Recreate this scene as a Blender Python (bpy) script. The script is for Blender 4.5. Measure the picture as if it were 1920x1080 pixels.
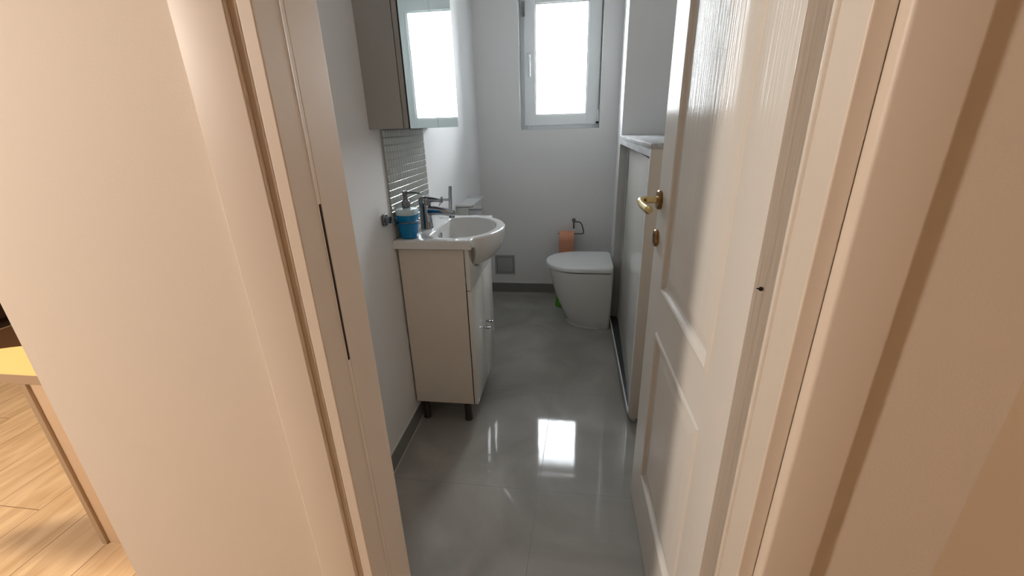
import bpy, bmesh, math, random
from mathutils import Vector, Matrix
random.seed(4)
S = bpy.context.scene
for o in list(bpy.data.objects): bpy.data.objects.remove(o)
PI = math.pi

# ------------------------------------------------------------------ camera
cam = bpy.data.cameras.new('camera'); cam.sensor_width = 36; cam.lens = 794.14 * 36 / 1920; cam.clip_start = .01
co = bpy.data.objects.new('camera', cam); S.collection.objects.link(co); S.camera = co
yaw, pitch, roll = .1442, -.3677, -.0296
r0 = Vector((math.cos(yaw), math.sin(yaw), 0)); f0 = Vector((-math.sin(yaw), math.cos(yaw), 0)); u0 = Vector((0, 0, 1))
fw = f0 * math.cos(pitch) + u0 * math.sin(pitch); up = u0 * math.cos(pitch) - f0 * math.sin(pitch)
rt = r0 * math.cos(roll) + up * math.sin(roll); up = up * math.cos(roll) - r0 * math.sin(roll)
mw = Matrix((rt, up, -fw)).transposed().to_4x4(); mw.translation = (0, 0, 1.26); co.matrix_world = mw

# ------------------------------------------------------------------ world, daylight, exposure
S.view_settings.view_transform = 'Standard'; S.view_settings.look = 'None'
S.view_settings.gamma = 1; S.view_settings.use_curve_mapping = False
S.view_settings.exposure = 0.0
w = bpy.data.worlds.new('world'); S.world = w; w.use_nodes = True
bg = w.node_tree.nodes['Background']; bg.inputs[0].default_value = (.90, .96, 1.0, 1); bg.inputs[1].default_value = 40.0
pl = bpy.data.lights.new('window_portal', 'AREA'); pl.shape = 'RECTANGLE'; pl.size = .40; pl.size_y = .74
pl.cycles.is_portal = True
po = bpy.data.objects.new('window_portal', pl); S.collection.objects.link(po)
po.location = (-.09, 3.37, 1.655); po.rotation_euler = (-PI / 2, 0, 0)
HALL_LAMP = 330.0
ROOM_LAMP = 330.0

# ------------------------------------------------------------------ materials
def mat(name, col, rough=.5, metal=0, spec=.5, coat=0, bump=None, trans=0, ior=1.45, emit=None):
    m = bpy.data.materials.new(name); m.use_nodes = True
    nt = m.node_tree; b = nt.nodes['Principled BSDF']
    b.inputs['Base Color'].default_value = (*col, 1); b.inputs['Roughness'].default_value = rough
    b.inputs['Metallic'].default_value = metal; b.inputs['Specular IOR Level'].default_value = spec
    b.inputs['Coat Weight'].default_value = coat; b.inputs['Coat Roughness'].default_value = .05
    b.inputs['Transmission Weight'].default_value = trans; b.inputs['IOR'].default_value = ior
    if emit:
        b.inputs['Emission Color'].default_value = (*emit[0], 1); b.inputs['Emission Strength'].default_value = emit[1]
    if bump:
        sc, st, dist = bump
        tc = nt.nodes.new('ShaderNodeTexCoord'); mp = nt.nodes.new('ShaderNodeMapping'); mp.inputs['Scale'].default_value = sc
        n = nt.nodes.new('ShaderNodeTexNoise'); n.inputs['Scale'].default_value = 1; n.inputs['Detail'].default_value = 4
        bp = nt.nodes.new('ShaderNodeBump'); bp.inputs['Strength'].default_value = st; bp.inputs['Distance'].default_value = dist
        nt.links.new(tc.outputs['Object'], mp.inputs[0]); nt.links.new(mp.outputs[0], n.inputs[0])
        nt.links.new(n.outputs[0], bp.inputs['Height']); nt.links.new(bp.outputs[0], b.inputs['Normal'])
    return m

M = {}
M['bath_wall'] = mat('bath_wall', (.82, .82, .82), .75, bump=((260, 260, 260), .25, .001))
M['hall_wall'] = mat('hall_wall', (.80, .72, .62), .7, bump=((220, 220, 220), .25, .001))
M['dimmed_wall'] = mat('dimmed_wall', (.46, .35, .24), .75, bump=((220, 220, 220), .25, .001))  # right hall wall: colour darkened to stand for dim light and cut bounce
M['hall_far'] = mat('hall_far', (.09, .05, .028), .8)  # unseen hall surfaces, coloured dark to keep bounced light down
M['ceiling'] = mat('ceiling', (.86, .85, .84), .9)
M['trim'] = mat('trim', (.80, .72, .63), .42)
M['door'] = mat('door', (.77, .74, .69), .20, spec=.010, bump=((160, 160, 5), .55, .0016))
M['pvc'] = mat('pvc', (.88, .91, .92), .30)
M['ceramic'] = mat('ceramic', (.76, .755, .74), .08, coat=.4)
M['lid'] = mat('lid', (.78, .79, .79), .35)
M['lacquer'] = mat('lacquer', (.78, .76, .71), .10)
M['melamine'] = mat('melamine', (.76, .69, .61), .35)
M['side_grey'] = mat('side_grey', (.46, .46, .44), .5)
M['chrome'] = mat('chrome', (.34, .35, .37), .12, metal=1)
M['dark_chrome'] = mat('dark_chrome', (.20, .21, .22), .22, metal=1)
M['dark_steel'] = mat('dark_steel', (.10, .11, .12), .35, metal=.7)
M['brass'] = mat('brass', (.78, .60, .28), .18, metal=1)
M['bronze'] = mat('bronze', (.34, .19, .07), .28, metal=1)
M['black'] = mat('black', (.008, .006, .005), .6)
M['leg'] = mat('leg', (.045, .035, .03), .4)
M['dark_red'] = mat('dark_red', (.02, .004, .003), .6)
M['mirror'] = mat('mirror', (.80, .88, .87), .01, metal=1)
M['cab_side'] = mat('cab_side', (.36, .36, .35), .45)
M['seal'] = mat('seal', (.80, .75, .68), .25)
M['caulk'] = mat('caulk', (.75, .75, .73), .5)
M['baseboard'] = mat('baseboard', (.22, .22, .21), .3)
M['paper'] = mat('paper', (.72, .33, .20), .9, bump=((300, 300, 300), .4, .001))
M['card'] = mat('card', (.45, .36, .26), .9)
M['green'] = mat('green', (.09, .34, .02), .35)
M['white_plastic'] = mat('white_plastic', (.78, .80, .80), .3)
M['clear_plastic'] = mat('clear_plastic', (.60, .63, .62), .2)
M['beige_box'] = mat('beige_box', (.42, .40, .36), .6)
M['ivory'] = mat('ivory', (.70, .60, .42), .5)
M['soap'] = mat('soap', (.0, .20, .48), .12)
M['soap_glass'] = mat('soap_glass', (.55, .68, .72), .15)
M['grout'] = mat('grout', (.40, .41, .40), .7)
M['mosaic'] = mat('mosaic', (.42, .43, .40), .16, metal=.15)
M['desk_top'] = mat('desk_top', (.72, .50, .22), .45)
M['desk'] = mat('desk', (.66, .50, .34), .5)
M['desk_edge'] = mat('desk_edge', (.42, .31, .21), .5)
M['dark_wood'] = mat('dark_wood', (.035, .018, .010), .5)
M['rug'] = mat('rug', (.20, .10, .045), .95, bump=((150, 150, 150), .8, .004))
M['plate'] = mat('plate', (.42, .44, .45), .35)
M['bulb'] = mat('bulb', (1, 1, 1), .5, emit=((1.0, .87, .75), HALL_LAMP))
M['bulb_room'] = mat('bulb_room', (1, 1, 1), .5, emit=((1.0, .78, .52), ROOM_LAMP))

def board_mat():          # whitish wood decor of the cabinet top
    m = mat('wood_decor', (.6, .6, .6), .35); nt = m.node_tree; b = nt.nodes['Principled BSDF']
    tc = nt.nodes.new('ShaderNodeTexCoord'); mp = nt.nodes.new('ShaderNodeMapping'); mp.inputs['Scale'].default_value = (40, 4, 40)
    n = nt.nodes.new('ShaderNodeTexNoise'); n.inputs['Scale'].default_value = 1.5; n.inputs['Detail'].default_value = 5
    cr = nt.nodes.new('ShaderNodeValToRGB'); cr.color_ramp.elements[0].position = .35; cr.color_ramp.elements[1].position = .7
    cr.color_ramp.elements[0].color = (.44, .44, .45, 1); cr.color_ramp.elements[1].color = (.66, .67, .69, 1)
    nt.links.new(tc.outputs['Object'], mp.inputs[0]); nt.links.new(mp.outputs[0], n.inputs[0])
    nt.links.new(n.outputs[0], cr.inputs[0]); nt.links.new(cr.outputs[0], b.inputs['Base Color'])
    return m
M['wood_decor'] = board_mat()

def pane_mat():           # thin clear window glass
    m = bpy.data.materials.new('window_glass'); m.use_nodes = True; nt = m.node_tree
    nt.nodes.remove(nt.nodes['Principled BSDF']); out = nt.nodes['Material Output']
    t = nt.nodes.new('ShaderNodeBsdfTransparent'); g = nt.nodes.new('ShaderNodeBsdfGlossy'); g.inputs['Roughness'].default_value = .05
    fr = nt.nodes.new('ShaderNodeFresnel'); fr.inputs[0].default_value = 1.45; mx = nt.nodes.new('ShaderNodeMixShader')
    nt.links.new(fr.outputs[0], mx.inputs[0]); nt.links.new(t.outputs[0], mx.inputs[1]); nt.links.new(g.outputs[0], mx.inputs[2])
    nt.links.new(mx.outputs[0], out.inputs[0]); return m
M['glass'] = pane_mat()

def math_node(nt, op, a, b=None, c=None):
    n = nt.nodes.new('ShaderNodeMath'); n.operation = op
    for i, v in enumerate((a, b, c)):
        if v is None: continue
        if isinstance(v, (int, float)): n.inputs[i].default_value = v
        else: nt.links.new(v, n.inputs[i])
    return n.outputs[0]

def tile_floor_mat():     # polished grey 60 cm porcelain tiles
    m = mat('porcelain_tile', (.2, .2, .2), .06); nt = m.node_tree; b = nt.nodes['Principled BSDF']
    tc = nt.nodes.new('ShaderNodeTexCoord'); sp = nt.nodes.new('ShaderNodeSeparateXYZ'); nt.links.new(tc.outputs['Object'], sp.inputs[0])
    X, Y = sp.outputs[0], sp.outputs[1]
    gy = math_node(nt, 'MODULO', math_node(nt, 'ADD', Y, 6.15 - 1.187), .615)
    gy = math_node(nt, 'ABSOLUTE', math_node(nt, 'SUBTRACT', gy, .3075))           # .3075 at joint
    ly = math_node(nt, 'GREATER_THAN', gy, .3075 - .0009)
    xs = math_node(nt, 'ADD', X, math_node(nt, 'MULTIPLY', Y, -.040))
    gx = math_node(nt, 'MODULO', math_node(nt, 'ADD', xs, 6.15 + .144), .615)
    gx = math_node(nt, 'ABSOLUTE', math_node(nt, 'SUBTRACT', gx, .3075))
    lx = math_node(nt, 'GREATER_THAN', gx, .3075 - .0010)
    line = math_node(nt, 'MAXIMUM', lx, ly)
    n1 = nt.nodes.new('ShaderNodeTexNoise'); n1.inputs['Scale'].default_value = 2.6; n1.inputs['Detail'].default_value = 7; n1.inputs['Distortion'].default_value = 1.2
    nt.links.new(tc.outputs['Object'], n1.inputs[0])
    cr = nt.nodes.new('ShaderNodeValToRGB'); cr.color_ramp.elements[0].position = .30; cr.color_ramp.elements[1].position = .72
    cr.color_ramp.elements[0].color = (.30, .287, .262, 1); cr.color_ramp.elements[1].color = (.43, .415, .385, 1)
    nt.links.new(n1.outputs[0], cr.inputs[0])
    mx = nt.nodes.new('ShaderNodeMix'); mx.data_type = 'RGBA'; nt.links.new(math_node(nt, 'MULTIPLY', line, .8), mx.inputs[0])
    nt.links.new(cr.outputs[0], mx.inputs[6]); mx.inputs[7].default_value = (.20, .19, .175, 1)
    nt.links.new(mx.outputs[2], b.inputs['Base Color'])
    rr = math_node(nt, 'ADD', math_node(nt, 'MULTIPLY', line, .4), .05); nt.links.new(rr, b.inputs['Roughness'])
    n2 = nt.nodes.new('ShaderNodeTexNoise'); n2.inputs['Scale'].default_value = 22; n2.inputs['Detail'].default_value = 2
    nt.links.new(tc.outputs['Object'], n2.inputs[0])
    bp = nt.nodes.new('ShaderNodeBump'); bp.inputs['Strength'].default_value = .04; bp.inputs['Distance'].default_value = .002
    nt.links.new(n2.outputs[0], bp.inputs['Height']); nt.links.new(bp.outputs[0], b.inputs['Normal'])
    return m
M['tile_floor'] = tile_floor_mat()

def plank_mat():          # wood-look plank floor of the hall, planks along y
    m = mat('wood_plank', (.6, .5, .3), .45); nt = m.node_tree; b = nt.nodes['Principled BSDF']
    tc = nt.nodes.new('ShaderNodeTexCoord'); sp = nt.nodes.new('ShaderNodeSeparateXYZ'); nt.links.new(tc.outputs['Object'], sp.inputs[0])
    X, Y = sp.outputs[0], sp.outputs[1]; W = .1955
    xa = math_node(nt, 'ADD', X, W * 60 + 1.502)
    row = math_node(nt, 'FLOOR', math_node(nt, 'DIVIDE', xa, W))
    gx = math_node(nt, 'ABSOLUTE', math_node(nt, 'SUBTRACT', math_node(nt, 'MODULO', xa, W), W / 2))
    lx = math_node(nt, 'GREATER_THAN', gx, W / 2 - .0017)
    ya = math_node(nt, 'ADD', math_node(nt, 'ADD', Y, 12 - .904), math_node(nt, 'MULTIPLY', math_node(nt, 'SUBTRACT', row, 57), .41))
    gy = math_node(nt, 'ABSOLUTE', math_node(nt, 'SUBTRACT', math_node(nt, 'MODULO', ya, 1.2), .6))
    ly = math_node(nt, 'GREATER_THAN', gy, .6 - .0017)
    line = math_node(nt, 'MAXIMUM', lx, ly)
    mp = nt.nodes.new('ShaderNodeMapping'); mp.inputs['Scale'].default_value = (16, 2.5, 1); nt.links.new(tc.outputs['Object'], mp.inputs[0])
    n1 = nt.nodes.new('ShaderNodeTexNoise'); n1.inputs['Scale'].default_value = 1.5; n1.inputs['Detail'].default_value = 6; n1.inputs['Distortion'].default_value = .6
    nt.links.new(mp.outputs[0], n1.inputs[0])
    cr = nt.nodes.new('ShaderNodeValToRGB'); cr.color_ramp.elements[0].position = .3; cr.color_ramp.elements[1].position = .65
    cr.color_ramp.elements[0].color = (.52, .36, .21, 1); cr.color_ramp.elements[1].color = (.72, .56, .37, 1)
    nt.links.new(n1.outputs[0], cr.inputs[0])
    mx = nt.nodes.new('ShaderNodeMix'); mx.data_type = 'RGBA'; nt.links.new(line, mx.inputs[0])
    nt.links.new(cr.outputs[0], mx.inputs[6]); mx.inputs[7].default_value = (.28, .18, .10, 1)
    nt.links.new(mx.outputs[2], b.inputs['Base Color']); return m
M['plank'] = plank_mat()

# ------------------------------------------------------------------ helpers
def box(bm, x0, x1, y0, y1, z0, z1, bev=0, seg=2):
    vs = [bm.verts.new((x, y, z)) for x in (x0, x1) for y in (y0, y1) for z in (z0, z1)]
    fs = [(0, 1, 3, 2), (4, 6, 7, 5), (0, 4, 5, 1), (2, 3, 7, 6), (0, 2, 6, 4), (1, 5, 7, 3)]
    faces = [bm.faces.new([vs[i] for i in f]) for f in fs]
    if bev:
        es = list({e for f in faces for e in f.edges})
        bmesh.ops.bevel(bm, geom=es, offset=bev, segments=seg, profile=.5, affect='EDGES')
def loft(bm, rings, cap0=True, cap1=True, closed=True):
    R = [[bm.verts.new(p) for p in r] for r in rings]
    n = len(R[0])
    for a, b in zip(R, R[1:]):
        for i in range(n if closed else n - 1):
            j = (i + 1) % n
            bm.faces.new((a[i], a[j], b[j], b[i]))
    if cap0: bm.faces.new(R[0][::-1])
    if cap1: bm.faces.new(R[-1])
    return R
def tube(bm, pts, r, n=16, caps=True, flat=None):
    pts = [Vector(p) for p in pts]; rs = r if isinstance(r, (list, tuple)) else [r] * len(pts)
    rings = []; prev = None
    for i, p in enumerate(pts):
        t = (pts[min(i + 1, len(pts) - 1)] - pts[max(i - 1, 0)]).normalized()
        if prev is None:
            a = Vector((0, 0, 1)) if abs(t.z) < .9 else Vector((1, 0, 0)); u = (a - t * a.dot(t)).normalized()
        else: u = (prev - t * prev.dot(t)).normalized()
        prev = u; v = t.cross(u); fl = flat or 1
        rings.append([p + (u * math.cos(k * 2 * PI / n) + v * math.sin(k * 2 * PI / n) * fl) * rs[i] for k in range(n)])
    loft(bm, rings, caps, caps)
def smooth_path(pts, k=6):
    P = [Vector(p) for p in pts]; out = []
    for i in range(len(P) - 1):
        a = P[max(i - 1, 0)]; b = P[i]; c = P[i + 1]; d = P[min(i + 2, len(P) - 1)]
        for s in range(k):
            t = s / k
            out.append(.5 * ((2 * b) + (c - a) * t + (2 * a - 5 * b + 4 * c - d) * t * t + (3 * b - a - 3 * c + d) * t ** 3))
    out.append(P[-1]); return out
def lathe(bm, prof, c=(0, 0, 0), n=32, axis='z', sq=0):
    rings = []
    for r, h in prof:
        ring = []
        for k in range(n):
            a = 2 * PI * k / n; cx, cy = math.cos(a), math.sin(a)
            if sq:
                m = (abs(cx) ** (2 + sq) + abs(cy) ** (2 + sq)) ** (-1 / (2 + sq)); cx *= m; cy *= m
            p = (r * cx, r * cy, h)
            if axis == 'x': p = (h, r * cx, r * cy)
            if axis == 'y': p = (r * cy, h, r * cx)
            ring.append((p[0] + c[0], p[1] + c[1], p[2] + c[2]))
        rings.append(ring)
    loft(bm, rings)
def obj(name, bm, m, parent=None, smooth=None, label=None):
    bmesh.ops.recalc_face_normals(bm, faces=bm.faces[:])
    me = bpy.data.meshes.new(name); bm.to_mesh(me); bm.free(); me.materials.append(M[m])
    if smooth is not None:
        for p in me.polygons: p.use_smooth = True
        try: me.set_sharp_from_angle(angle=math.radians(smooth))
        except Exception: pass
    o = bpy.data.objects.new(name, me); S.collection.objects.link(o)
    if parent: o.parent = parent; o.matrix_parent_inverse = Matrix.Translation(-parent_world(parent)) if parent.rotation_euler.z == 0 else Matrix()
    if label: o['label'] = label
    return o
def parent_world(p):      # parts are modelled in world coordinates; only a top-level Empty carries an offset
    return Vector(p.location) if not p.parent else Vector((0, 0, 0))
def tag(o, label, cat, group=None):
    o['label'] = label; o['category'] = cat
    if group: o['group'] = group
    return o
def thing(name, label, cat, loc, rz=0, group=None):
    o = bpy.data.objects.new(name, None); o.empty_display_size = .1; S.collection.objects.link(o)
    o.location = loc; o.rotation_euler = (0, 0, rz); return tag(o, label, cat, group)
def struct(name, bm, m, label, parent=None, smooth=None, cat=None):
    o = obj(name, bm, m, parent, smooth)
    if not parent: o['kind'] = 'structure'; o['label'] = label; o['category'] = cat or name.split('_')[0]
    return o
def sbox(name, dims, m, label, parent=None, bev=0, cat=None):
    bm = bmesh.new()
    for d in (dims if isinstance(dims[0], (tuple, list)) else [dims]): box(bm, *d, bev=bev)
    return struct(name, bm, m, label, parent, cat=cat)
def pbox(name, d, m, parent, bev=0, label=None):
    bm = bmesh.new(); box(bm, *d, bev=bev); return obj(name, bm, m, parent, 30 if bev else None, label)

XL, YF, CH = -.674, 3.161, 2.50
# ------------------------------------------------------------------ the setting
sbox('floor', (XL - .05, .90, .56, YF + .05, -.05, 0), 'tile_floor', 'polished grey porcelain tile floor of the bathroom')
sbox('floor', [(-4.6, .62, -2.1, .56, -.05, 0), (-4.6, -.76, .56, 3.6, -.05, -.0001)], 'plank', 'warm wood-look plank floor outside the bathroom')
sbox('ceiling', (XL - .05, .95, .56, YF + .1, CH, CH + .1), 'ceiling', 'plain white bathroom ceiling')
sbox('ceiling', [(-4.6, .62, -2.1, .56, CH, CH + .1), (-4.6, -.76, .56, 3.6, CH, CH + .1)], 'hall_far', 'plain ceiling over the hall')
sbox('wall_left', (-.765, XL, .638, 3.45, 0, CH), 'bath_wall', 'pale grey painted bathroom wall behind the washbasin')
sbox('wall_back', [(XL, -.3705, YF, 3.45, 0, CH), (.1805, .95, YF, 3.45, 0, CH), (-.3705, .1805, YF, 3.45, 0, 1.223), (-.3705, .1805, YF, 3.45, 2.10, CH)],
     'bath_wall', 'pale grey painted far wall around the window')
sbox('wall_right', (.82, .95, .638, YF, 0, CH), 'bath_wall', 'pale bathroom wall behind the open door')
bm = bmesh.new()   # boxed-out cistern wall behind the toilet
loft(bm, [[(.280, 2.67, z), (.82, 2.67, z), (.82, YF, z), (.303, YF, z)] for z in (0, CH)])
struct('wall_niche', bm, 'bath_wall', 'boxed-out pale wall the toilet stands against', cat='wall')
sbox('wall_front', [(-.855, -.374, .482, .5555, 0, CH), (-.855, -.374, .5555, .638, 0, CH), (.302, .95, .482, .638, 0, CH), (-.374, .302, .482, .638, 2.05, CH)],
     'hall_wall', 'cream hall wall with the bathroom doorway in it')
sbox('wall_outer', (-.855, -.765, .638, 3.6, 0, CH), 'hall_wall', 'outer face of the bathroom wall in the next room', cat='wall')
sbox('wall_hall_right', (.512, .62, -.30, .482, 0, CH), 'dimmed_wall', 'hall wall with shade put into its colour, meeting the doorway wall at a corner', cat='wall')
sbox('wall_hall_side', (.512, .62, -2.1, -.30, 0, CH), 'hall_far', 'unseen stretch of hall wall, darkened to cut bounced light', cat='wall')
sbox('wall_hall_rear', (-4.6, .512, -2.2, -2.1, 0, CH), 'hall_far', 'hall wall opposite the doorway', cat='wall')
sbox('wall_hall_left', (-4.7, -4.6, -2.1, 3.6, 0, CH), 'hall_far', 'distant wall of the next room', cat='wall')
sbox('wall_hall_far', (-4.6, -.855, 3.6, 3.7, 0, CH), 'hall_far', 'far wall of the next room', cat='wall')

# baseboards of grey tile with a pale caulk line
b = sbox('baseboard_left', (XL, XL + .009, .638, YF, 0, .076), 'baseboard', 'grey tile skirting along the washbasin wall')
sbox('caulk_line', (XL, XL + .006, .638, YF, .076, .080), 'caulk', '', b)
sbox('floor_seam', (XL + .009, XL + .0115, .638, YF, 0, .0012), 'caulk', '', b)
b = sbox('baseboard_back', (XL + .009, .303, YF - .009, YF, 0, .076), 'baseboard', 'grey tile skirting under the window wall')
sbox('caulk_line', (XL + .009, .303, YF - .006, YF, .076, .080), 'caulk', '', b)

# ------------------------------------------------------------------ window
W0 = thing('window_1', 'white plastic window with one tilting sash in a deep reveal', 'window', (-.095, YF, 1.223)); W0['kind'] = 'structure'
def ring_frame(name, x0, x1, z0, z1, y0, y1, t, m, parent, bev=.004):
    tl, tr, tb, tt = t; bm = bmesh.new()
    box(bm, x0, x0 + tl, y0, y1, z0, z1, bev); box(bm, x1 - tr, x1, y0, y1, z0, z1, bev)
    box(bm, x0 + tl - .003, x1 - tr + .003, y0, y1, z0, z0 + tb, bev); box(bm, x0 + tl - .003, x1 - tr + .003, y0, y1, z1 - tt, z1, bev)
    return obj(name, bm, m, parent, 30)
fr = ring_frame('window_frame', -.3695, .1795, 1.2235, 2.0995, YF + .105, YF + .18, (.05, .05, .05, .05), 'pvc', W0)
sa = ring_frame('sash', -.343, .172, 1.250, 2.072, YF + .085, YF + .150, (.077, .083, .068, .075), 'pvc', W0, .006)
ring_frame('glazing_bead', -.268, .091, 1.316, 1.999, YF + .092, YF + .12, (.009, .009, .009, .009), 'white_plastic', sa, .002)
pbox('pane', (-.262, .086, YF + .118, YF + .122, 1.322, 1.993), 'glass', sa)
bm = bmesh.new(); box(bm, -.322, -.286, YF + .074, YF + .085, 1.655, 1.715, .004)
h = obj('window_handle', bm, 'white_plastic', W0, 30)
bm = bmesh.new(); tube(bm, smooth_path([(-.304, YF + .085, 1.690), (-.304, YF + .045, 1.690), (-.304, YF + .036, 1.672), (-.304, YF + .036, 1.562)], 6), [.009] * 14 + [.010] * 5, 12)
obj('lever', bm, 'white_plastic', h, 50)
bm = bmesh.new(); tube(bm, [(.172, YF + .082, 1.262), (.172, YF + .082, 1.345)], .008, 12); obj('hinge', bm, 'white_plastic', W0, 40)
bm = bmesh.new(); box(bm, .158, .176, YF + .072, YF + .086, 1.254, 1.266, .001); obj('hinge_pin', bm, 'black', W0)
pbox('hinge', (-.352, -.334, YF + .072, YF + .086, 1.925, 2.01), 'dark_chrome', W0, .003)
pbox('hinge_cover', (-.332, -.302, YF + .070, YF + .086, 1.94, 2.02), 'white_plastic', W0, .004)
# whitened reveal edges
bm = bmesh.new()
for d in ((-.3715, -.3695, YF - .001, YF + .105, 1.2235, 2.10), (.1795, .1812, YF - .001, YF + .105, 1.2235, 2.10), (-.3712, .181, YF - .001, YF + .105, 1.2215, 1.2238)):
    box(bm, *d)
obj('reveal_lining', bm, 'white_plastic', W0)

# ------------------------------------------------------------------ door frame
# jamb on the latch side, split round the strike slot
j = sbox('trim_1', [(-.3490, -.3316, .4735, .5247, 0, 2.02), (-.3600, -.3518, .4746, .540, 0, 2.02), (-.3518, -.3490, .500, .5247, 0, 2.02), (-.373, -.3600, .500, .5247, 0, 2.02),
                    (-.373, -.339, .5247, .5340, 0, 2.02), (-.373, -.339, .5426, .618, 0, 2.02), (-.373, -.339, .5340, .5426, 0, .923), (-.373, -.339, .5340, .5426, 1.166, 2.02)],
         'trim', 'cream door jamb on the latch side with a dark strike slot', cat='door frame')
md = j.modifiers.new('b', 'BEVEL'); md.width = .0016; md.segments = 2; md.limit_method = 'ANGLE'
sbox('strike_slot', (-.3729, -.3402, .5339, .5427, .9229, 1.1661), 'dark_red', '', j)
bm = bmesh.new(); tube(bm, [(-.3322, .5212, .01), (-.3322, .5212, 2.01)], .0012, 8); tube(bm, [(-.3386, .5280, .01), (-.3386, .5280, 2.01)], .0012, 8)
obj('door_seal', bm, 'seal', j, 60)
j = sbox('trim_2', [(.2635, .2858, .485, .540, 0, 2.02), (.2858, .302, .492, .540, 0, 2.02), (.290, .302, .540, .638, 0, 2.02)],
         'trim', 'cream door jamb on the hinge side beside the open door', cat='door frame')
md = j.modifiers.new('b', 'BEVEL'); md.width = .0025; md.segments = 3; md.limit_method = 'ANGLE'
bm = bmesh.new(); box(bm, .260, .2755, .5405, .5485, .01, 2.01, .0025); obj('door_seal', bm, 'seal', j, 40)
sbox('trim_3', (-.340, .2635, .485, .56, 1.995, 2.02), 'trim', 'door frame head', cat='door frame', bev=.002)
for nm, d, lb in (('trim_4', (-.4252, -.360, .469, .4835, 0, 2.075), 'cream architrave board on the latch side of the doorway'),
                  ('trim_5', (.2862, .3541, .469, .4905, 0, 2.075), 'cream architrave board on the hinge side of the doorway'),
                  ('trim_6', (-.360, .2862, .469, .482, 2.010, 2.075), 'architrave board over the doorway')):
    o = sbox(nm, d, 'trim', lb, cat='door frame')
    md = o.modifiers.new('b', 'BEVEL'); md.width = .0022 if nm == 'trim_4' else .0055; md.segments = 5
    for pl_ in o.data.polygons: pl_.use_smooth = True

# ------------------------------------------------------------------ panelled door
hx, hy, fx, fy = .246, .570, .2365, 1.212
DW = math.hypot(fx - hx, fy - hy); ang = math.atan2(fy - hy, fx - hx)
D = thing('door_1', 'white grained panel door standing open into the bathroom', 'door', (hx, hy, 0), ang); D['kind'] = 'structure'
def panel_leaf(bm, W, z0, z1, T, panels):
    prof = [(0, 0), (.004, .0035), (.010, .0045), (.015, .002), (.019, -.005), (.024, -.008), (.030, -.0075), (.052, -.003), (.060, -.002)]
    for side in (1, -1):
        yy = 0 if side == 1 else -T
        xs = sorted({0, W} | {p[0] for p in panels} | {p[1] for p in panels}); zs = sorted({z0, z1} | {p[2] for p in panels} | {p[3] for p in panels})
        vd = {}
        def V(x, z, d=0):
            k = (round(x, 5), round(z, 5), round(d, 5))
            if k not in vd: vd[k] = bm.verts.new((x, yy + side * d, z))
            return vd[k]
        for a, b_ in zip(xs, xs[1:]):
            for c, d in zip(zs, zs[1:]):
                mx, mz = (a + b_) / 2, (c + d) / 2
                if any(p[0] < mx < p[1] and p[2] < mz < p[3] for p in panels): continue
                bm.faces.new((V(a, c), V(b_, c), V(b_, d), V(a, d)))
        for p in panels:
            sub = [(p[0] + o, p[1] - o, p[2] + o, p[3] - o, d) for o, d in prof]
            for s, t in zip(sub, sub[1:]):
                q = lambda u: [V(u[0], u[2], u[4]), V(u[1], u[2], u[4]), V(u[1], u[3], u[4]), V(u[0], u[3], u[4])]
                A, B = q(s), q(t)
                for i in range(4): bm.faces.new((A[i], A[(i + 1) % 4], B[(i + 1) % 4], B[i]))
            u = sub[-1]; bm.faces.new([V(u[0], u[2], u[4]), V(u[1], u[2], u[4]), V(u[1], u[3], u[4]), V(u[0], u[3], u[4])])
    # edges of the leaf, butted
    for q in (((0, 0, z0), (0, -T, z0), (0, -T, z1), (0, 0, z1)), ((W, 0, z0), (W, 0, z1), (W, -T, z1), (W, -T, z0)),
              ((0, 0, z0), (W, 0, z0), (W, -T, z0), (0, -T, z0)), ((0, 0, z1), (0, -T, z1), (W, -T, z1), (W, 0, z1))):
        bm.faces.new([bm.verts.new(v) for v in q])
bm = bmesh.new()
L0, L1 = .108, DW - .134
panel_leaf(bm, DW, .010, 1.99, .040, [(L0, L1, .215, .722), (L0, L1, .838, 1.87)])
obj('door_leaf', bm, 'door', D)
def handle_set(side):
    zc = 1.062; xk = DW - .030
    y0 = 0 if side == 1 else -.040
    bm = bmesh.new(); lathe(bm, [(.0001, 0), (.0245, 0), (.0255, side * .002), (.0255, side * .007), (.0225, side * .010), (.0001, side * .010)], (xk, y0, zc), 40, 'y')
    rose = obj('rose', bm, 'bronze', D, 40)
    P = [(xk, y0 + side * .008, zc), (xk, y0 + side * .030, zc), (xk - .003, y0 + side * .045, zc + .001), (xk - .018, y0 + side * .055, zc - .001), (xk - .055, y0 + side * .054, zc - .006), (xk - .105, y0 + side * .047, zc - .009)]
    sp = smooth_path(P, 6); n = len(sp)
    bm = bmesh.new(); tube(bm, sp, [.0085 + .0015 * min(1, i / 14) for i in range(n - 1)] + [.006], 18)
    obj('door_handle', bm, 'brass', D, 50)
    bm = bmesh.new(); lathe(bm, [(.0001, 0), (.0225, 0), (.0235, side * .002), (.0235, side * .006), (.021, side * .009), (.0001, side * .009)], (xk, y0, .958), 40, 'y')
    k = obj('keyhole_plate', bm, 'bronze', D, 40)
    bm = bmesh.new(); box(bm, xk - .0028, xk + .0028, y0 + side * .0088, y0 + side * .0096, .945, .962)
    lathe(bm, [(.0001, 0), (.0048, 0), (.0048, side * .0008), (.0001, side * .0008)], (xk, y0 + side * .0088, .965), 20, 'y')
    obj('keyhole', bm, 'black', k)
handle_set(1); handle_set(-1)
bm = bmesh.new(); lathe(bm, [(.0001, 0), (.003, 0), (.003, -.001), (.0001, -.001)], (0, -.009, 1.045), 16, 'x'); box(bm, -.0006, .0002, -.0085, -.0035, 1.0445, 1.0462)
obj('screw_hole', bm, 'black', D)
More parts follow.
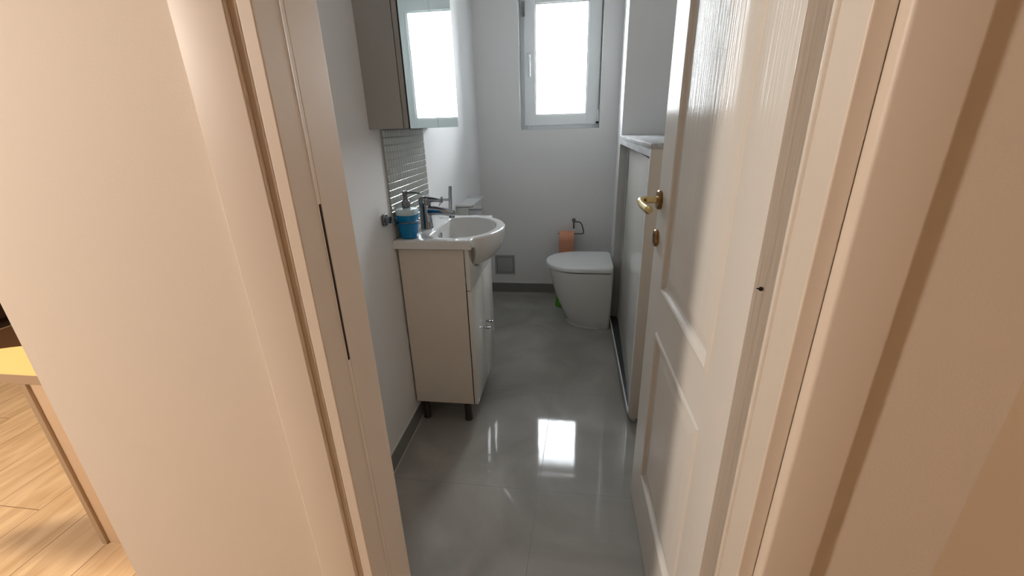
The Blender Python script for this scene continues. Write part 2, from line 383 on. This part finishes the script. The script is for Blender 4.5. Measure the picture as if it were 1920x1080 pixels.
pbox('latch_plate', (DW - .0005, DW + .001, -.031, -.009, .90, 1.12), 'brass', D)

# ------------------------------------------------------------------ vanity unit
VY0, VY1, VX0, VX1, VZ0, VZ1 = 1.520, 1.962, -.6655, -.405, .114, .8185
V = thing('vanity_cabinet', 'white floor-standing vanity unit on dark legs under the washbasin', 'cabinet', (-.54, 1.74, 0))
bm = bmesh.new()
box(bm, VX0, VX1, VY0, VY0 + .016, VZ0, VZ1, .0006); box(bm, VX0, VX1, VY1 - .016, VY1, VZ0, VZ1, .0006)
box(bm, VX0, VX1, VY0 + .016, VY1 - .016, VZ0, VZ0 + .016); box(bm, VX0, VX0 + .004, VY0 + .016, VY1 - .016, VZ0 + .016, VZ1)
obj('carcass', bm, 'melamine', V)
pbox('gap_strip', (VX1, VX1 + .003, VY0 + .001, VY1 - .001, VZ0 + .003, VZ1 - .14), 'black', V)
# front fascia with a round cut-out for the bowl
bm = bmesh.new()
cy, rr, zb, zt = 1.743, .192, .652, VZ1
top = []
pts = [(VY0, zb), (VY1, zb), (VY1, zt)]
half = []
for k in range(0, 41):        # the outline of the bowl where it passes the front panel, plus a 3 mm gap
    t = k / 40; q = .04 + .96 * math.sqrt(max(0, 1 - t ** 2.1)); w_ = 1 - (.078 / (.20 * q)) ** 2
    if w_ <= .02: break
    half.append((.235 * q * math.sqrt(w_) + .0015, .838 - .145 * t))
half = [h_ for h_ in half if h_[1] < zt - .001]; zb_ = half[-1][1] - .004
for h_ in [(half[0][0], zt)] + half: pts.append((cy + h_[0], h_[1]))
pts.append((cy, zb_))
for h_ in (half[::-1] + [(half[0][0], zt)]): pts.append((cy - h_[0], h_[1]))
pts.append((VY0, zt))
loft(bm, [[(VX1 + .004, y, z) for y, z in pts], [(VX1 + .020, y, z) for y, z in pts]])
obj('fascia', bm, 'lacquer', V)
mid = 1.742
for y0, y1, hy_ in ((VY0, mid - .0012, mid - .034), (mid + .0012, VY1, mid + .034)):
    d = pbox('door', (VX1 + .004, VX1 + .020, y0, y1, VZ0 + .001, .648), 'lacquer', V, .001)
    bm = bmesh.new(); zc = .400
    box(bm, VX1 + .020, VX1 + .032, hy_ - .004, hy_ + .004, zc - .003, zc + .003); box(bm, VX1 + .028, VX1 + .052, hy_ - .010, hy_ + .010, zc - .0045, zc + .0045, .0015)
    obj('handle', bm, 'chrome', d, 30)
for x, y in ((-.640, 1.562), (-.445, 1.562), (-.640, 1.92), (-.445, 1.92)):
    bm = bmesh.new(); lathe(bm, [(.017, 0), (.019, .003), (.017, .012), (.0155, VZ0 - .012), (.024, VZ0 - .004), (.024, VZ0)], (x, y, 0), 24); obj('leg', bm, 'leg', V, 40)

# ------------------------------------------------------------------ washbasin
def basin():
    B = thing('washbasin', 'white ceramic washbasin with a rounded bowl on the vanity unit', 'washbasin', (-.50, 1.743, .822))
    cx, cy = -.47, 1.743; n = 160; y0, y1, x0, x1 = 1.500, 1.986, XL + .001, -.371
    def ray_rect(c, s):
        t = 1e9
        if c > 1e-9: t = min(t, (x1 - cx) / c)
        if c < -1e-9: t = min(t, (x0 - cx) / c)
        if s > 1e-9: t = min(t, (y1 - cy) / s)
        if s < -1e-9: t = min(t, (y0 - cy) / s)
        return t
    def ell(c, s, a, b_): return 1 / math.sqrt((c / a) ** 2 + (s / b_) ** 2)
    angs = [2 * PI * k / n for k in range(n)]
    corner = [math.atan2(y - cy, x - cx) % (2 * PI) for x in (x0, x1) for y in (y0, y1)]
    for ca in corner:
        i = min(range(n), key=lambda q: abs(angs[q] - ca)); angs[i] = ca
    ro, ri = [], []
    for a in angs:
        c, s = math.cos(a), math.sin(a)
        t = ray_rect(c, s); e = ell(c, s, .193, .232) if c > 0 else 0
        r = max(t, e)
        if c > 0 and abs(t - e) < .03: r = r + .006 * (1 - abs(t - e) / .03)     # fillet between slab and bowl
        ro.append(r)
        ex = 1e9
        if c < 0: ex = (-.556 - cx) / c
        sup = (abs(c / .153) ** 2.15 + abs(s / .192) ** 2.15) ** (-1 / 2.15)
        ri.append(min(ex, sup))
    # soften the inner corners
    for _ in range(2): ri = [(ri[k - 1] + 2 * ri[k] + ri[(k + 1) % n]) / 4 for k in range(n)]
    def ring(rs, z, off=0, sc=1): return [(cx + (r + off) * sc * math.cos(a), cy + (r + off) * sc * math.sin(a), z) for r, a in zip(rs, angs)]
    def slabring(z, off=0):
        out = []
        for a in angs:
            c, s = math.cos(a), math.sin(a); t = ray_rect(c, s) + off; out.append((cx + t * c, cy + t * s, z))
        return out
    bm = bmesh.new()
    # the wall side stays on the wall: clamp
    def cl(rg): return [(max(p[0], XL + .001), min(max(p[1], y0 + .0), y1), p[2]) for p in rg]
    zt = .860
    rings = [ring(ri, .735, 0, .30), ring(ri, .738, 0, .52), ring(ri, .752, 0, .74), ring(ri, .790, 0, .90), ring(ri, .832, 0, .968), ring(ri, .851, 0, .990), ring(ri, .8565, 0, 1.0), ring(ri, .8592, .004), ring(ri, zt, .009),
             ring(ro, zt, -.010), ring(ro, .8592, -.005), ring(ro, .857, -.0018), ring(ro, .853, 0), ring(ro, .838, 0)]
    # below the rim: slab apron at back, bowl in front
    for k in range(1, 13):
        t = k / 12; z = .838 - .145 * t
        s_ = math.sqrt(max(0, 1 - t ** 2.1))
        rg = []
        for a, r in zip(angs, ro):
            c, s = math.cos(a), math.sin(a)
            e = ell(c, s, .20, .235); zz = z
            re = r * (.10 + .90 * s_) if False else None
            px, py = cx + r * c, cy + r * s
            rb = min(r, e) * (.04 + .96 * s_)
            zs = max(zz, .822)
            if r > e * 1.001 or c <= 0:       # slab part stops at its underside, then runs inwards
                rg.append((cx + (r if t < .12 else min(r, rb)) * c, cy + (r if t < .12 else min(r, rb)) * s, zs if t < .12 else zz if r <= e else max(zz, .822) if rb > .18 else zz))
            else: rg.append((cx + rb * c, cy + rb * s, zz))
        rings.append(rg)
    loft(bm, [cl(r) for r in rings], True, True)
    obj('bowl', bm, 'ceramic', B, 38)
    bm = bmesh.new(); lathe(bm, [(.0001, 0), (.022, 0), (.024, .002), (.020, .004), (.0001, .003)], (-.47, 1.743, .7352), 28); obj('drain', bm, 'chrome', B, 40)
    bm = bmesh.new()
    N = 24; R_ = []
    for k in range(N):
        a = 2 * PI * k / N; c = Vector((-.5465 , 1.712 + .0062 * math.cos(a), .829 + .0105 * math.sin(a)))
        R_.append([(c.x + .0030 * math.cos(q), c.y + .0026 * math.sin(q) * math.cos(a), c.z + .0026 * math.sin(q) * math.sin(a)) for q in [2 * PI * m_ / 8 for m_ in range(8)]])
    R_.append(R_[0]); loft(bm, R_, False, False); o = obj('overflow_ring', bm, 'chrome', B, 50)
    bm = bmesh.new(); lathe(bm, [(.0001, 0), (.0058, 0), (.0058, .0015), (.0001, .0015)], (-.5480, 1.712, .829), 20, 'x'); obj('overflow_hole', bm, 'black', B)
    return B
basin()

# ------------------------------------------------------------------ mixer tap
F = thing('mixer_tap', 'chrome single-lever mixer tap on the washbasin ledge', 'tap', (-.606, 1.712, .860))
bm = bmesh.new()
lathe(bm, [(.027, 0), (.0275, .003), (.0262, .006), (.0245, .03), (.0242, .088), (.0246, .090)], (-.606, 1.712, .8602), 36)
obj('tap_body', bm, 'chrome', F, 40)
bm = bmesh.new()
rs = []
for i in range(9):
    t = i / 8; c = Vector((-.600 + .118 * t, 1.712 - .006 * t, .934 + .005 * math.sin(t * PI) - .012 * t)); hw = .0195 - .004 * t; hh = .0215 - .0095 * t
    rs.append([(c.x, c.y + hw * math.copysign(abs(math.cos(a)) ** .7, math.cos(a)), c.z + hh * math.copysign(abs(math.sin(a)) ** .7, math.sin(a))) for a in [2 * PI * k / 20 for k in range(20)]])
loft(bm, rs); obj('spout', bm, 'chrome', F, 50)
bm = bmesh.new(); lathe(bm, [(.011, 0), (.012, .002), (.012, .012), (.0001, .012)], (-.492, 1.706, .905), 20); obj('aerator', bm, 'dark_chrome', F, 40)
bm = bmesh.new(); lathe(bm, [(.0244, .0), (.0250, .002), (.0250, .028), (.0235, .036), (.017, .041), (.0001, .043)], (-.606, 1.712, .9515), 36)
lv = obj('tap_cap', bm, 'chrome', F, 40)
bm = bmesh.new(); rs = []
for i in range(7):
    t = i / 6; c = Vector((-.592 + .054 * t, 1.712, .979 + .003 * math.sin(t * 2.5) - .006 * t)); hw = .018 - .005 * t; hh = .013 - .0065 * t
    rs.append([(c.x, c.y + hw * math.cos(a), c.z + hh * math.sin(a)) for a in [2 * PI * k / 16 for k in range(16)]])
loft(bm, rs); obj('lever', bm, 'chrome', F, 50)

# ------------------------------------------------------------------ soap dispenser and its ring holder
sx, sy = -.622, 1.548
P = thing('soap_dispenser', 'glass pump bottle half full of bright blue liquid soap', 'soap dispenser', (sx, sy, .861))
bm = bmesh.new(); lathe(bm, [(.0275, 0), (.031, .003), (.0375, .070), (.0390, .091)], (sx, sy, .8612), 40, sq=1.2); obj('soap_liquid', bm, 'soap', P, 40, 'bright blue liquid soap')
bm = bmesh.new(); lathe(bm, [(.0390, .091), (.0398, .101), (.0395, .106), (.036, .112), (.018, .115), (.0001, .115)], (sx, sy, .8612), 40, sq=1.2); obj('bottle_shoulder', bm, 'soap_glass', P, 40)
bm = bmesh.new(); lathe(bm, [(.0145, .114), (.0165, .118), (.0165, .133), (.013, .142), (.008, .148), (.008, .160), (.0095, .162), (.0095, .178), (.0001, .178)], (sx, sy, .8612), 28)
tube(bm, [(sx, sy, 1.0325), (sx + .03, sy, 1.0325), (sx + .058, sy, 1.029)], [.0042, .0036, .003], 12)
obj('pump', bm, 'dark_chrome', P, 40)
Hh = thing('soap_holder', 'chrome ring holder fixed to the wall, gripping the blue soap bottle', 'holder', (XL, 1.455, .945))
bm = bmesh.new(); lathe(bm, [(.0001, 0), (.021, 0), (.021, .008), (.018, .010), (.012, .012), (.012, .026), (.0001, .026)], (XL + .0005, 1.448, .950), 28, 'x', sq=1.5); obj('wall_mount', bm, 'dark_chrome', Hh, 40)
bm = bmesh.new(); N = 40
pth = [(sx + .0415 * math.cos(a), sy + .0415 * math.sin(a), .925) for a in [2 * PI * k / N for k in range(N + 1)]]
tube(bm, pth, .0024, 8); tube(bm, smooth_path([(XL + .022, 1.450, .948), (XL + .030, 1.475, .932), (-.650, 1.512, .925)], 5), .004, 10)
obj('ring', bm, 'dark_chrome', Hh, 60)

# ------------------------------------------------------------------ mosaic backsplash
bm = bmesh.new(); my0, my1, mz0, mz1 = 1.516, 1.957, .8605, 1.2560
box(bm, XL, XL + .004, my0, my1, mz0, mz1)
G = tag(obj('tile_backsplash', bm, 'grout'), 'grey glossy mosaic panel on the wall between washbasin and mirror cabinet', 'backsplash')
bm = bmesh.new(); nz = 15; nyy = 18; ph = (mz1 - mz0) / nz; pw = (my1 - my0) / nyy
for i in range(nyy):
    for k in range(nz):
        a = my0 + i * pw + .0007; b_ = my0 + (i + 1) * pw - .0007; c = mz0 + k * ph + .0012; d = mz0 + (k + 1) * ph - .0012
        e = .0016; x_ = XL + .0038; tilt = random.uniform(-.0002, .0002); h_ = .0038
        r1 = [(x_, a, c), (x_, b_, c), (x_, b_, d), (x_, a, d)]
        r2 = [(x_ + h_ - .0012, a, c), (x_ + h_ - .0012, b_, c), (x_ + h_ - .0012, b_, d), (x_ + h_ - .0012, a, d)]
        r3 = [(x_ + h_, a + e, c + e), (x_ + h_ + tilt, b_ - e, c + e), (x_ + h_ + tilt, b_ - e, d - e), (x_ + h_, a + e, d - e)]
        loft(bm, [r1, r2, r3], False, True)
obj('mosaic_tiles', bm, 'mosaic', G)

# ------------------------------------------------------------------ mirror cabinet
C0 = thing('mirror_cabinet', 'grey wall cabinet with two mirrored doors reflecting the window', 'cabinet', (XL, 1.75, 1.258))
cz0, cz1 = 1.2585, 1.93; cy0, cy1 = 1.433, 2.062
bm = bmesh.new()
box(bm, XL, -.5535, cy0, cy0 + .016, cz0, cz1, .0005); box(bm, XL, -.5535, cy1 - .016, cy1, cz0, cz1, .0005)
box(bm, XL, -.5535, cy0 + .016, cy1 - .016, cz0 + .002, cz0 + .018); box(bm, XL, -.5535, cy0 + .016, cy1 - .016, cz1 - .016, cz1); box(bm, XL, XL + .005, cy0 + .016, cy1 - .016, cz0 + .018, cz1 - .016)
obj('carcass', bm, 'cab_side', C0)
cm = 1.7475
for a, b_ in ((cy0, cm - .0014), (cm + .0014, cy1)):
    d = pbox('cabinet_door', (-.5510, -.5340, a, b_, cz0 + .001, cz1), 'cab_side', C0, .0006)
    pbox('mirror', (-.5338, -.5298, a, b_, cz0 - .001, cz1), 'mirror', d)
    pbox('mirror_edge', (-.5345, -.5297, a - .0012, a, cz0 - .001, cz1), 'black', d)

# ------------------------------------------------------------------ towel hook and wall shelf
K = thing('towel_hook', 'slim upright chrome hook on the wall above the tap', 'hook', (XL, 2.16, .92))
bm = bmesh.new(); lathe(bm, [(.0001, 0), (.016, 0), (.016, .006), (.0065, .008), (.0065, .056), (.0001, .056)], (XL, 2.16, .905), 24, 'x'); obj('arm', bm, 'chrome', K, 40)
bm = bmesh.new(); tube(bm, smooth_path([(-.620, 2.13, .862), (-.6165, 2.13, .90), (-.615, 2.13, .94), (-.612, 2.13, .972), (-.612, 2.13, .980)], 4), [.009] * 14 + [.008, .005, .002], 14); obj('blade', bm, 'chrome', K, 50)
K = thing('wall_shelf', 'small white two-tier shelf on the wall beyond the washbasin', 'shelf', (XL, 2.58, .74))
for z, y1_ in ((.815, 2.74), (.735, 2.74)):
    bm = bmesh.new(); xa, xb, ya, yb = XL, -.568, 2.43, y1_
    box(bm, xa, xb, ya, yb, z, z + .004); box(bm, xa, xb, ya, ya + .004, z, z + .016, .001); box(bm, xa, xb, yb - .004, yb, z, z + .016, .001); box(bm, xb - .004, xb, ya, yb, z, z + .016, .001)
    obj('tray', bm, 'white_plastic', K, 30)
bm = bmesh.new(); box(bm, XL, XL + .004, 2.43, 2.74, .739, .815); box(bm, XL, -.60, 2.436, 2.440, .739, .815); obj('panel', bm, 'clear_plastic', K)
bm = bmesh.new(); lathe(bm, [(.020, 0), (.024, .06), (.0235, .061), (.0001, .061)], (-.635, 2.50, .7392), 20); tag(obj('beaker', bm, 'beige_box', None, 40), 'small dull beige beaker on the lower tier of the wall shelf', 'beaker')

# ------------------------------------------------------------------ toilet
def toilet():
    T = thing('toilet', 'white back-to-wall toilet with its lid closed', 'toilet', (.12, 2.685, 0))
    def outline(xt, xb, hw, yc, n=40, flatx=None, p=2.2, rb=.03):
        xf = flatx if flatx is not None else xt + hw * 1.15
        out = []
        for k in range(n + 1):                       # front half: near side round the tip to the far side
            a = -PI / 2 - PI * k / n
            c, s = math.cos(a), math.sin(a)
            q = (abs(c) ** p + abs(s) ** p) ** (-1 / p)
            out.append((xf + (xf - xt) * c * q, yc + hw * s * q))
        for k in range(7): a = PI / 2 - PI / 2 * k / 6; out.append((xb - rb + rb * math.cos(a), yc + hw - rb + rb * math.sin(a)))
        for k in range(7): a = -PI / 2 * k / 6; out.append((xb - rb + rb * math.cos(a), yc - hw + rb + rb * math.sin(a)))
        return out
    yc = 2.685; xb = .268
    prof = [(0, -.008, .148), (.004, -.012, .150), (.05, -.030, .153), (.12, -.062, .160), (.20, -.094, .170), (.28, -.116, .179), (.34, -.128, .183), (.375, -.133, .185), (.388, -.130, .184), (.390, -.12, .176)]
    bm = bmesh.new(); loft(bm, [[(x, y, z) for x, y in outline(xt, xb, hw, yc, p=2.1, flatx=xt + .20)] for z, xt, hw in prof]); obj('toilet_bowl', bm, 'ceramic', T, 45)
    bm = bmesh.new(); loft(bm, [[(x, y, z) for x, y in outline(xt, xb - .005, hw, yc, flatx=xt + .19)] for z, xt, hw in ((.390, -.125, .178), (.396, -.125, .178))]); obj('seat_gap', bm, 'black', T)
    bm = bmesh.new(); lp = [(.396, -.150, .188), (.399, -.155, .192), (.402, -.156, .193), (.418, -.156, .193), (.4235, -.153, .190), (.427, -.146, .184), (.4295, -.125, .165), (.4305, -.07, .11)]
    loft(bm, [[(x, y, z) for x, y in outline(xt, xb - .003, hw, yc, p=2.15, flatx=xt + .21, rb=.028)] for z, xt, hw in lp]); obj('toilet_lid', bm, 'lid', T, 45)
    # caulk bead round the foot
    o = outline(-.011, xb, .151, yc, p=2.1, flatx=-.011 + .20); bm = bmesh.new(); tube(bm, [(x, y, .0015) for x, y in o[:41]], .003, 6); obj('caulk_bead', bm, 'caulk', T, 60)
    bm = bmesh.new(); lathe(bm, [(.0001, -.003), (.007, -.003), (.008, 0), (.006, .004), (.0001, .004)][::-1], (.205, yc - .1555, .040), 16, 'y'); obj('bolt_cap', bm, 'ivory', T, 50)
toilet()

# paper holder and roll
K = thing('paper_holder', 'dark metal loop holder for toilet paper on the window wall', 'holder', (.01, YF, .58))
bm = bmesh.new(); lathe(bm, [(.0001, 0), (.013, 0), (.013, -.006), (.009, -.009), (.007, -.045), (.0001, -.045)], (.022, YF, .585), 20, 'y', sq=1)
tube(bm, [(.022, YF - .040, .588), (.022, YF - .042, .530)], .006, 10)
obj('bracket', bm, 'dark_steel', K, 40)
bm = bmesh.new(); yh = YF - .072
tube(bm, smooth_path([(.022, YF - .042, .583), (.050, yh + .02, .583), (.070, yh + .008, .579), (.084, yh, .555), (.094, yh, .512), (.088, yh, .500), (.06, yh, .4985), (-.02, yh, .4985), (-.09, yh, .4985)], 6), .0045, 10); obj('wire_loop', bm, 'dark_steel', K, 60)
K = thing('toilet_roll', 'salmon pink roll of toilet paper hanging on the wall holder', 'toilet roll', (-.027, yh, .45))
bm = bmesh.new(); zc = .455; x0, x1 = -.083, .026; n = 40
def circ(x, r): return [(x, yh + r * math.sin(2 * PI * k / n), zc + r * math.cos(2 * PI * k / n)) for k in range(n)]
loft(bm, [circ(x0, .050), circ(x0, .062), circ(x0 + .002, .064), circ(x1 - .002, .064), circ(x1, .062), circ(x1, .050), circ(x0, .050)], False, False)
loft(bm, [[(x, yh - .0645 + q, z) for x in (x0 + .001, x1 - .001)] for q, z in ((0, zc + .01), (-.001, zc - .03), (.0005, zc - .072), (.002, zc - .086))], False, False, closed=False)
obj('paper', bm, 'paper', K, 40)
bm = bmesh.new(); loft(bm, [circ(x0 + .001, .050), circ(x1 - .001, .050), circ(x1 - .001, .048), circ(x0 + .001, .048), circ(x0 + .001, .050)], False, False); obj('cardboard_core', bm, 'card', K, 40)

# green cleaner bottle behind the toilet
K = thing('cleaner_bottle', 'green plastic bottle with a white mark behind the toilet', 'bottle', (-.062, 2.90, 0))
gc = (-.062, 2.902, 0)
bm = bmesh.new(); lathe(bm, [(.036, 0), (.040, .004), (.040, .02), (.034, .09), (.030, .13), (.022, .155), (.012, .165), (.012, .17)], gc, 28); obj('bottle_body', bm, 'green', K, 40)
bm = bmesh.new(); lathe(bm, [(.015, .17), (.016, .172), (.015, .20), (.0001, .202)], gc, 20); obj('cap', bm, 'green', K, 40)
bm = bmesh.new(); N = 26
pth = []
for k in range(N + 1):
    a = -PI * .5 + 2.6 * PI * k / N * .62; rq = .0095 - .0035 * k / N
    u = rq * math.cos(a); v = rq * math.sin(a); th = -PI / 2 - .12 + u / .039
    pth.append((gc[0] + .0385 * math.cos(th), gc[1] + .0385 * math.sin(th), .042 + v))
tube(bm, pth, .0018, 6); obj('white_mark', bm, 'white_plastic', K, 60, 'white swirl printed on the green bottle')

# inspection hatch
K = thing('access_hatch', 'small square grey inspection hatch low on the window wall', 'hatch', (-.508, YF, .228))
bm = bmesh.new(); a0, a1, b0, b1 = -.588, -.429, .148, .307
for d in ((a0, a0 + .014, b0, b1), (a1 - .014, a1, b0, b1), (a0 + .014, a1 - .014, b0, b0 + .014), (a0 + .014, a1 - .014, b1 - .014, b1)): box(bm, d[0], d[1], YF - .004, YF, d[2], d[3])
obj('hatch_frame', bm, 'plate', K)
pbox('hatch_recess', (a0 + .0135, a1 - .0135, YF - .0009, YF - .0002, b0 + .0135, b1 - .0135), 'black', K)
pbox('hatch_door', (a0 + .017, a1 - .017, YF - .0035, YF - .001, b0 + .017, b1 - .018), 'plate', K, .0008)

# ------------------------------------------------------------------ tall cabinet on the other side
K = thing('tall_cabinet', 'narrow white cabinet with a recessed glossy door and pale wood top', 'cabinet', (.50, 2.09, 0))
kx0, kx1, ky0, ky1, kz0, kz1 = .272, .80, 1.600, 2.664, .028, 1.186
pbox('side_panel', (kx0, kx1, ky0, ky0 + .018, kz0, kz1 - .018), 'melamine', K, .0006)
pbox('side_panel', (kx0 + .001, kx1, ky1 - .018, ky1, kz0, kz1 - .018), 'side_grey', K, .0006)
pbox('edge_band', (kx0 - .001, kx0 + .0005, ky0 - .0004, ky0 + .0178, kz0, kz1 - .018), 'white_plastic', K)
pbox('worktop', (kx0 - .002, kx1 + .01, ky0 - .002, ky1, kz1 - .018, kz1), 'wood_decor', K, .001)
pbox('top_rail', (kx0, kx0 + .018, ky0 + .018, ky1 - .018, kz1 - .046, kz1 - .018), 'wood_decor', K)
pbox('base_board', (kx0 + .004, kx1, ky0 + .018, ky1 - .018, kz0, kz0 + .016), 'dark_steel', K)
pbox('base_edge', (kx0 - .001, kx0 + .004, ky0, ky1, kz0 - .001, kz0 + .017), 'white_plastic', K)
bm = bmesh.new(); loft(bm, [[(kx0 + .009, ky0 + .020, z), (kx0 + .025, ky0 + .020, z), (kx0 + .066, ky1 - .060, z), (kx0 + .050, ky1 - .060, z)] for z in (kz0 + .018, kz1 - .058)])
obj('door', bm, 'lacquer', K)
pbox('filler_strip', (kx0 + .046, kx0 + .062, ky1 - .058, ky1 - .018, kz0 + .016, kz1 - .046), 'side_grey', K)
bm = bmesh.new(); box(bm, kx0 + .020, kx0 + .060, ky0 + .020, ky1 - .060, kz1 - .0555, kz1 - .047); obj('dark_gap', bm, 'black', K)
for x, y in ((kx0 + .03, ky0 + .03), (kx0 + .03, ky1 - .04), (kx1 - .04, ky0 + .03), (kx1 - .04, ky1 - .04)):
    bm = bmesh.new(); lathe(bm, [(.014, 0), (.015, .002), (.015, kz0 - .001)], (x, y, 0), 20); obj('foot', bm, 'clear_plastic', K, 40)

# ------------------------------------------------------------------ next room: desk, dark sideboard, rug
K = thing('desk', 'desk with a yellowish top and a slab side panel on the plank floor', 'desk', (-1.3, .95, 0))
bm = bmesh.new(); zt = .652
pp = [(-1.95, .815), (-.857, .815), (-.857, 1.15), (-1.71, .960), (-1.95, .86)]
loft(bm, [[(x, y, zt - .030) for x, y in pp], [(x, y, zt) for x, y in pp]]); obj('desk_top', bm, 'desk_top', K)
bm = bmesh.new(); box(bm, -1.95, -.857, .8135, .8150, zt - .0298, zt - .0005); obj('top_edge', bm, 'desk_edge', K)
bm = bmesh.new(); box(bm, -1.497, -.86, .820, .845, 0, zt - .030); obj('side_panel', bm, 'desk', K)
bm = bmesh.new(); box(bm, -1.516, -1.497, .812, .850, 0, zt - .030); obj('panel_edge', bm, 'desk_edge', K)
K = thing('sideboard', 'dark sideboard beyond the desk', 'sideboard', (-4.2, 2.2, 0))
bm = bmesh.new(); box(bm, -4.55, -3.98, 1.2, 3.2, .08, .80, .004); obj('body', bm, 'dark_wood', K)
bm = bmesh.new(); box(bm, -4.50, -4.03, 1.25, 3.15, 0, .08); obj('plinth', bm, 'dark_wood', K)
bm = bmesh.new(); box(bm, -3.978, -3.15, 1.0, 3.0, 0, .010, .003); tag(obj('rug', bm, 'rug'), 'brown rug on the plank floor in front of the dark sideboard', 'rug')

# ------------------------------------------------------------------ lamps of hall and next room
def lamp(loc, m, label, r=.07):
    x, y, z = loc; L = thing('ceiling_lamp', label, 'lamp', (x, y, CH))
    bm = bmesh.new(); lathe(bm, [(.0001, 0), (.05, 0), (.05, -.02), (.006, -.024), (.006, z + r - CH), (.02, z + r - CH), (.02, z + r - CH - .01)], (x, y, CH), 24); obj('canopy', bm, 'white_plastic', L, 40)
    bm = bmesh.new(); bmesh.ops.create_uvsphere(bm, u_segments=24, v_segments=14, radius=r, matrix=Matrix.Translation(loc)); obj('bulb', bm, m, L, 60)
lamp((-2.0, -.52, 1.75), 'bulb', 'round glass pendant lamp lit warm in the hall', .10)
lamp((-2.1, .95, 2.15), 'bulb_room', 'round glass pendant lamp lit warm over the plank floor', .09)
